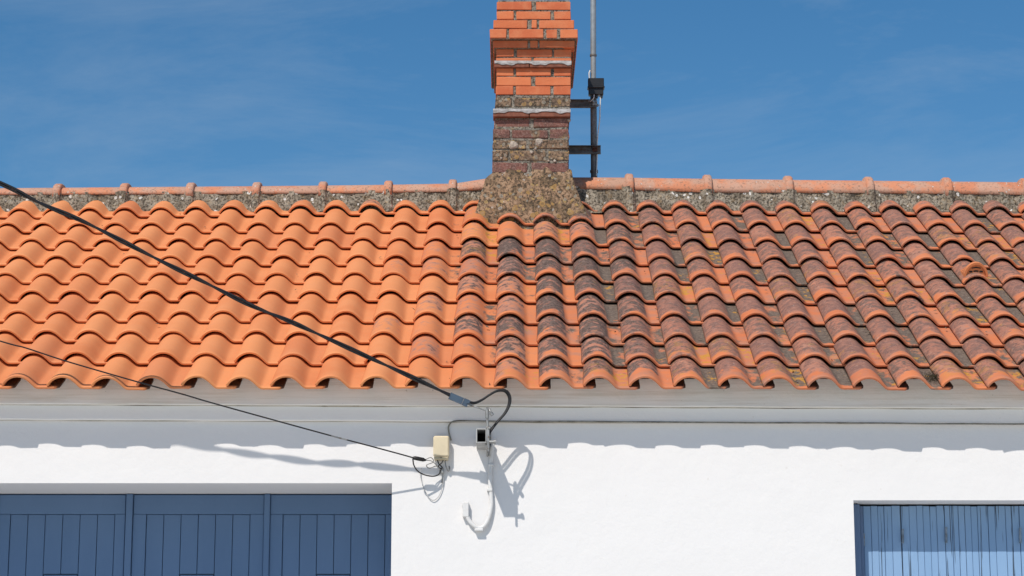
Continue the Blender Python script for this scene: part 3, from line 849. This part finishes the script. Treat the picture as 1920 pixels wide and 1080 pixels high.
b0 = A(1102.5, 148, .06); b1 = A(1132.5, 184, .06)
mb = MB(); zz = b0.z; hgt = b0.z - b1.z
mb.box((b0.x, yp - .085, zz - hgt * .44), (b1.x, yp - .024, zz), .004)
mb.box((b0.x + .003, yp - .078, b1.z + .02), (b1.x - .004, yp - .024, zz - hgt * .50), .004)
mb.box((b0.x - .004, yp - .090, zz - hgt * .52), (b1.x + .004, yp - .022, zz - hgt * .42), .003)
for k in range(3): x = b0.x + .02 + k * .032; mb.box((x, yp - .07, b1.z), (x + .014, yp - .045, b1.z + .022), .002)
mkid(mb, 'junction_box', PLAST)
mb = MB()
mb.tube(spline([A(1105.5, 150, .03), A(1104.5, 138, .028), A(1106.5, 132, .024)]), .0042, 6)
mb.tube(spline([A(1114, 177, .07), A(1113, 184, .08), A(1109, 189, .07), A(1104, 190, .05)]), .0042, 6)
mb.tube(spline([A(1126, 180, .06), A(1125, 205, .055), A(1124.5, 225, .045), A(1121.5, 248, .035), A(1120, 268, .03), A(1119.5, 300, .026), A(1118, 330, .026)]), .0045, 6)
mkid(mb, 'white_cable', WCAB)

# ================================================================== WALL FITTINGS
PB = .27
# square duct that takes the supply cable into the house
def Wp(x, y, p): return W(x, y, p)
duct = MB(); a = Wp(892.5, 803, PB); b = Wp(912.5, 830.5, PB)
th_ = .006
y0 = YW - PB; y1 = YW + .01
drop = .0
duct.box((a.x, y0, b.z), (a.x + th_, y1, a.z), .001); duct.box((b.x - th_, y0, b.z), (b.x, y1, a.z), .001)
duct.box((a.x + th_ + .0002, y0 + .0005, a.z - th_), (b.x - th_ - .0002, y1, a.z - .0002), .001); duct.box((a.x + th_ + .0002, y0 + .0005, b.z + .0002), (b.x - th_ - .0002, y1, b.z + th_), .001)
brk = tag(empty('cable_bracket', Wp(905, 830, 0)), 'square grey duct and steel hook holding the thick cable beneath the cornice', 'bracket')
bl = brk.location
def bkid(mb, name, mat, par=brk, loc=None):
    o = mb.build(name, mat); o.parent = par; o.location = -(loc or bl); return o
bkid(duct, 'duct', mat_plain('grey_painted_duct', (.42, .42, .41), .7, var=.35, scale=20))
mb = MB(); mb.box((a.x + th_, YW - .10, b.z + th_), (b.x - th_, YW - .095, a.z - th_)); bkid(mb, 'duct_shade_plate', DARK)  # near-black plate across the duct, painted stand-in for its shaded depth
mb = MB(); mb.tube(spline([Wp(914, 764, PB), Wp(913.5, 785, PB), Wp(915, 815, PB), Wp(916, 846, PB)]), .0062, 8)
mb.tube([Wp(913.5, 768, PB), Wp(913.5, 784, PB)], .0098, 8)
mb.tube(spline([Wp(914, 768, PB), Wp(917, 766, PB + .01), Wp(919, 771, PB + .02), Wp(922, 776, PB + .02)]), .005, 8); mb.tube([Wp(920.5, 774, PB + .02), Wp(923.5, 779, PB + .02)], .009, 8)
bkid(mb, 'hook_rod', STEEL)
mb = MB(); mb.box((b.x - .004, YW - PB - .006, Wp(0, 828, PB).z), (b.x + .014, YW - .012, Wp(0, 806, PB).z), .002); 
mb.box((b.x + .004, YW - .012, Wp(0, 855, 0).z), (b.x + .02, YW - .001, Wp(0, 800, 0).z), .002)
mb.tube([Wp(917, 828.5, PB), Wp(929, 828.5, PB)], .0075, 8); mb.tube([Wp(926, 828.5, PB), Wp(929.5, 828.5, PB)], .0115, 6)
mb.tube([Wp(912, 801, PB), Wp(919, 803, PB)], .007, 8)
mb.tube([Wp(912, 833, PB - .02), Wp(914, 855, .02)], .005, 6)
bkid(mb, 'bolted_strap', STEEL)

# thick twisted supply cable
pc = tag(empty('power_cable', Wp(914, 766, PB)), 'thick twisted black cable crossing the roof down to the hook under the cornice', 'cable')
pl_ = pc.location
main = [(-420, 150), (-200, 258), (0, 343.5), (78, 382), (155.6, 415), (233, 454), (311, 494), (389, 532), (467, 571), (540, 601), (600, 628), (700, 674), (770, 706), (846, 742)]
YA = YW - PB - .02
xa_ = at(846, 742, YA).x
pts = []
for x, y in main:
    Y = YA
    for _ in range(4):
        X = at(x, y, Y).x; Y = YA - .27 * (xa_ - X)
    pts.append(at(x, y, Y))
ctr = spline(pts, 14)
st1 = []; st2 = []
for i, p in enumerate(ctr):
    t = (ctr[min(i + 1, len(ctr) - 1)] - ctr[max(i - 1, 0)]).normalized(); n_ = t.cross(Vector((0, 0, 1))).normalized(); b_ = t.cross(n_)
    ph_ = i * .16; v = (n_ * math.cos(ph_) + b_ * math.sin(ph_)) * .0062
    st1.append(p + v); st2.append(p - v)
for s in (st1, st2):
    mb = MB(); mb.tube(s, .0062, 8); bkid(mb, 'strand', BLACK, pc, pl_)
# clamp
A_ = Wp(843, 742, PB + .02); B_ = Wp(878, 757, PB + .01)
ax = (B_ - A_).normalized(); up = ax.cross(Vector((0, -1, 0))).normalized(); sd = ax.cross(up)
def obox(mb, c0, c1, w_, h_):
    v = []
    for c in (c0, c1):
        for s1, s2 in ((-1, -1), (1, -1), (1, 1), (-1, 1)): v.append(c + up * s1 * h_ + sd * s2 * w_)
    mb.add(v, [(0, 1, 2, 3), (4, 5, 6, 7), (0, 1, 5, 4), (1, 2, 6, 5), (2, 3, 7, 6), (3, 0, 4, 7)])
mb = MB(); obox(mb, A_, A_ * .3 + B_ * .7, .012, .0165); obox(mb, A_ * .28 + B_ * .72, B_, .010, .018)
obox(mb, A_ * .1 + B_ * .9, B_ + ax * .004 - up * .012, .013, .006)
bkid(mb, 'wedge_clamp', BLUEG, pc, pl_)
mb = MB()
for o_ in (-.003, .004):
    mb.tube(spline([Wp(874, 754 + o_ * 300, PB), Wp(884, 760 + o_ * 300, PB), Wp(900, 766, PB), Wp(911, 770, PB), Wp(916, 767, PB)]), .0036, 6)
bkid(mb, 'wire_bail', STEEL, pc, pl_)
mb = MB()
lp = [(874, 752), (890, 755), (905, 749), (920, 739), (934, 732), (948, 732), (956, 742), (956, 757), (948, 774), (934, 790), (921, 807), (917, 815)]
for o_, dy in ((0, 0), (-.013, 2.6)):
    mb.tube(spline([Wp(x - dy * .9, y + dy * .6, PB - .055 * math.sin(i * .27) + o_) for i, (x, y) in enumerate(lp)], 6), .0058, 8)
bkid(mb, 'slack_loop', BLACK, pc, pl_)

# white conduit hooking down the wall
cn = tag(empty('conduit', Wp(918, 900, 0)), 'white painted J shaped conduit clipped on the wall below the square duct', 'conduit')
cl2 = cn.location
mb = MB(); mb.tube(spline([Wp(924, 832, .02), Wp(922, 850, .014), Wp(919.5, 880, .014), Wp(919, 905, .014), Wp(921, 930, .014), Wp(921, 950, .016), Wp(914, 977, .018), Wp(904, 989, .02), Wp(893, 988, .02), Wp(882, 979, .02), Wp(875, 967, .02)]), .0108, 10)
bkid(mb, 'pipe', CONDUIT, cn, cl2)
mb = MB(); a = Wp(867.5, 942, .012); b = Wp(879, 970, .012)
mb.box((a.x, YW - .032, b.z), (b.x, YW - .002, a.z), .003); mb.box((a.x - .004, YW - .012, a.z - .02), (a.x, YW - .001, a.z - .01), .001); bkid(mb, 'end_box', CONDUIT, cn, cl2)
mb = MB(); c0 = Wp(898, 994, .01); mb.box((c0.x - .022, YW - .034, c0.z - .006), (c0.x + .022, YW - .001, c0.z + .008), .003)
for x, y in ((918, 919), (920.5, 872)):
    c0 = Wp(x, y, .01); mb.box((c0.x - .014, YW - .028, c0.z - .006), (c0.x + .014, YW - .001, c0.z + .006), .002)
bkid(mb, 'clip', CONDUIT, cn, cl2)

# cream connection box
jb = tag(empty('connection_box', Wp(827, 862, 0)), 'small cream plastic box on the wall below the cornice left of the duct', 'box')
jl_ = jb.location
a = Wp(812.5, 817, .05); b = Wp(842, 856, .05)
mb = MB(); mb.box((a.x, YW - .052, b.z), (b.x, YW - .02, a.z), .007); bkid(mb, 'cover', CREAM, jb, jl_)
mb = MB(); mb.box((a.x + .003, YW - .0195, b.z - .004), (b.x - .003, YW - .001, a.z - .003), .002); mb.box((a.x + .004, YW - .046, b.z - .016), (b.x - .005, YW - .003, b.z - .0005), .003); bkid(mb, 'base', CREAMD, jb, jl_)
mb = MB(); mb.tube([Wp(827, 858, .05), Wp(827, 858, .047)], .003, 6)
mb.tube(spline([Wp(820, 862, .03), Wp(823, 870, .04), Wp(829, 876, .04), Wp(827, 880, .03)], 5), .003, 6)
mb.tube(spline([Wp(832, 861, .03), Wp(828, 868, .05), Wp(822, 874, .04), Wp(828, 881, .02)], 5), .0026, 6)
bkid(mb, 'tail_wires', CABLE2, jb, jl_)
mb = MB()
mb.tube(spline([Wp(836, 858, .02), Wp(835, 870, .03), Wp(840, 883, .02), Wp(843, 879, .02), Wp(842, 874, .015)], 5), .0032, 6)
mb.tube(spline([Wp(829, 878, .02), Wp(830, 892, .01), Wp(828.5, 905, .008)], 5), .0046, 6)
mb.box((Wp(826, 880, 0).x, YW - .03, Wp(0, 888, 0).z), (Wp(832, 880, 0).x, YW - .001, Wp(0, 878, 0).z), .002)
bkid(mb, 'hook_fitting', STEEL, jb, jl_)
mb = MB(); mb.tube(spline([Wp(830, 885, .012), Wp(831, 905, .010), Wp(824, 928, .008), Wp(813, 938, .008), Wp(802, 930, .008), Wp(792, 908, .008), Wp(788, 888, .010), Wp(790, 878, .015)], 6), .0022, 6)
bkid(mb, 'drip_loop', mat_plain('grey_thin_wire', (.50, .50, .50), .6), jb, jl_)

# thin overhead wire
tw = tag(empty('overhead_wire', Wp(800, 862, .05)), 'thin black wire sloping across the wall to the cream box', 'wire')
tl_ = tw.location
thin = [(-500, 495), (-250, 565), (0, 639.5), (47, 652), (117, 675), (195, 698), (272, 720), (342, 739), (396, 755), (515, 788), (621, 817), (693, 836), (756, 853), (775, 858.5)]
YA2 = YW - .11; xa2 = at(775, 858, YA2).x; pts = []
for x, y in thin:
    Y = YA2
    for _ in range(4): Y = YA2 - .30 * (xa2 - at(x, y, Y).x)
    pts.append(at(x, y, Y))
mb = MB(); mb.tube(spline(pts, 8), .0036, 8); bkid(mb, 'strand', CABLE2, tw, tl_)
mb = MB(); q0, q1 = Wp(773.5, 858, .11), Wp(799, 863, .10)
mb.tube([q0, q0 * .85 + q1 * .15, q0 * .6 + q1 * .4, q0 * .2 + q1 * .8, q1], [.005, .010, .0105, .010, .004], 10); bkid(mb, 'dead_end_clamp', CABLE2, tw, tl_)
mb = MB(); mb.tube(spline([Wp(774, 860, .11), Wp(776, 872, .10), Wp(783, 883, .09), Wp(795, 890, .07), Wp(812, 893, .05), Wp(823, 889, .04), Wp(826, 878, .03)], 6), .0034, 8); bkid(mb, 'slack_loop', CABLE2, tw, tl_)
mb = MB(); mb.tube(spline([Wp(797, 862, .10), Wp(808, 858, .09), Wp(813, 866, .08), Wp(800, 872, .09), Wp(805, 878, .06), Wp(818, 874, .05), Wp(827, 882, .03)], 6), .0024, 6)
mb.tube(spline([Wp(799, 863, .10), Wp(812, 866, .07), Wp(828, 884, .02)], 4), .0022, 6)
bkid(mb, 'tie_wire', STEEL, tw, tl_)
mb = MB(); mb.tube(spline(pts, 8)[80:84], .0041, 8); bkid(mb, 'tape_patch', STEEL, tw, tl_)

# grey cable tucked along the bottom of the cornice
cc = tag(empty('cornice_cable', Wp(1400, 793, .02)), 'grey dirty cable running along under the cornice from the cream box', 'cable')
ccl = cc.location
seg = [(846, 826), (842, 812), (841, 800), (846, 792), (855, 789.5), (872, 789)] + [(x, 789.2 + (x - 872) * 6.2 / 1050 + random.uniform(-.5, .5)) for x in range(900, 2300, 70)]
ppts = [Wp(x, y, .007 if y > 800 or x < 843 else (.022 if x < 850 else .040)) for x, y in seg]
mb = MB(); mb.tube(spline(ppts, 5), .0042, 6); bkid(mb, 'sheath', mat_plain('grimy_cable', (.30, .29, .25), .7, var=.5, scale=9, spots=(.12, .11, .08)), cc, ccl)

# moss clump and bits of debris caught on the tiles
ms = MB(); rr = random.Random(21)
for k in range(900):
    cx2, cu = rr.gauss(0, .020), rr.gauss(0, .016)
    base = roof_pt(at(1748, 708, YE + .1).x + cx2 * 1.3, roof_u(1748, 714) + cu * 1.8, .012 + rr.random() * .022)
    s = rr.uniform(.0012, .0035); d1 = Vector([rr.gauss(0, 1) for _ in range(3)]).normalized() * s * 2; d2 = Vector([rr.gauss(0, 1) for _ in range(3)]).normalized() * s
    ms.add([base - d2, base + d2, base + d1], [(0, 1, 2)])
o = ms.build('moss_clump', MOSS, roof); o['kind'] = 'stuff'
db = MB()
for k in range(150):
    t = rr.choice(tiles)
    if t[4] < 0 or t[4] > 1920: continue
    if t[4] < 850 and rr.random() < .7: continue
    side = rr.choice([-.085, .10, .12]); uu = t[3] + rr.uniform(.02, .3)
    base = roof_pt(t[2] + side, uu, .018 if side > 0 else .02)
    l = rr.uniform(.006, .018); d1 = (Vector((rr.gauss(0, 1), rr.gauss(0, 1), rr.gauss(0, .25)))).normalized() * l; d2 = d1.cross(NS).normalized() * l * rr.uniform(.2, .5)
    q = base + NS * .004
    db.add([base - d1, base - d2, base + d1, base + d2, q], [(0, 1, 4), (1, 2, 4), (2, 3, 4), (3, 0, 4)])
o = db.build('leaf_litter', mat_plain('dry_litter', (.16, .13, .09), .9, var=.6, scale=60), roof); o['kind'] = 'stuff'
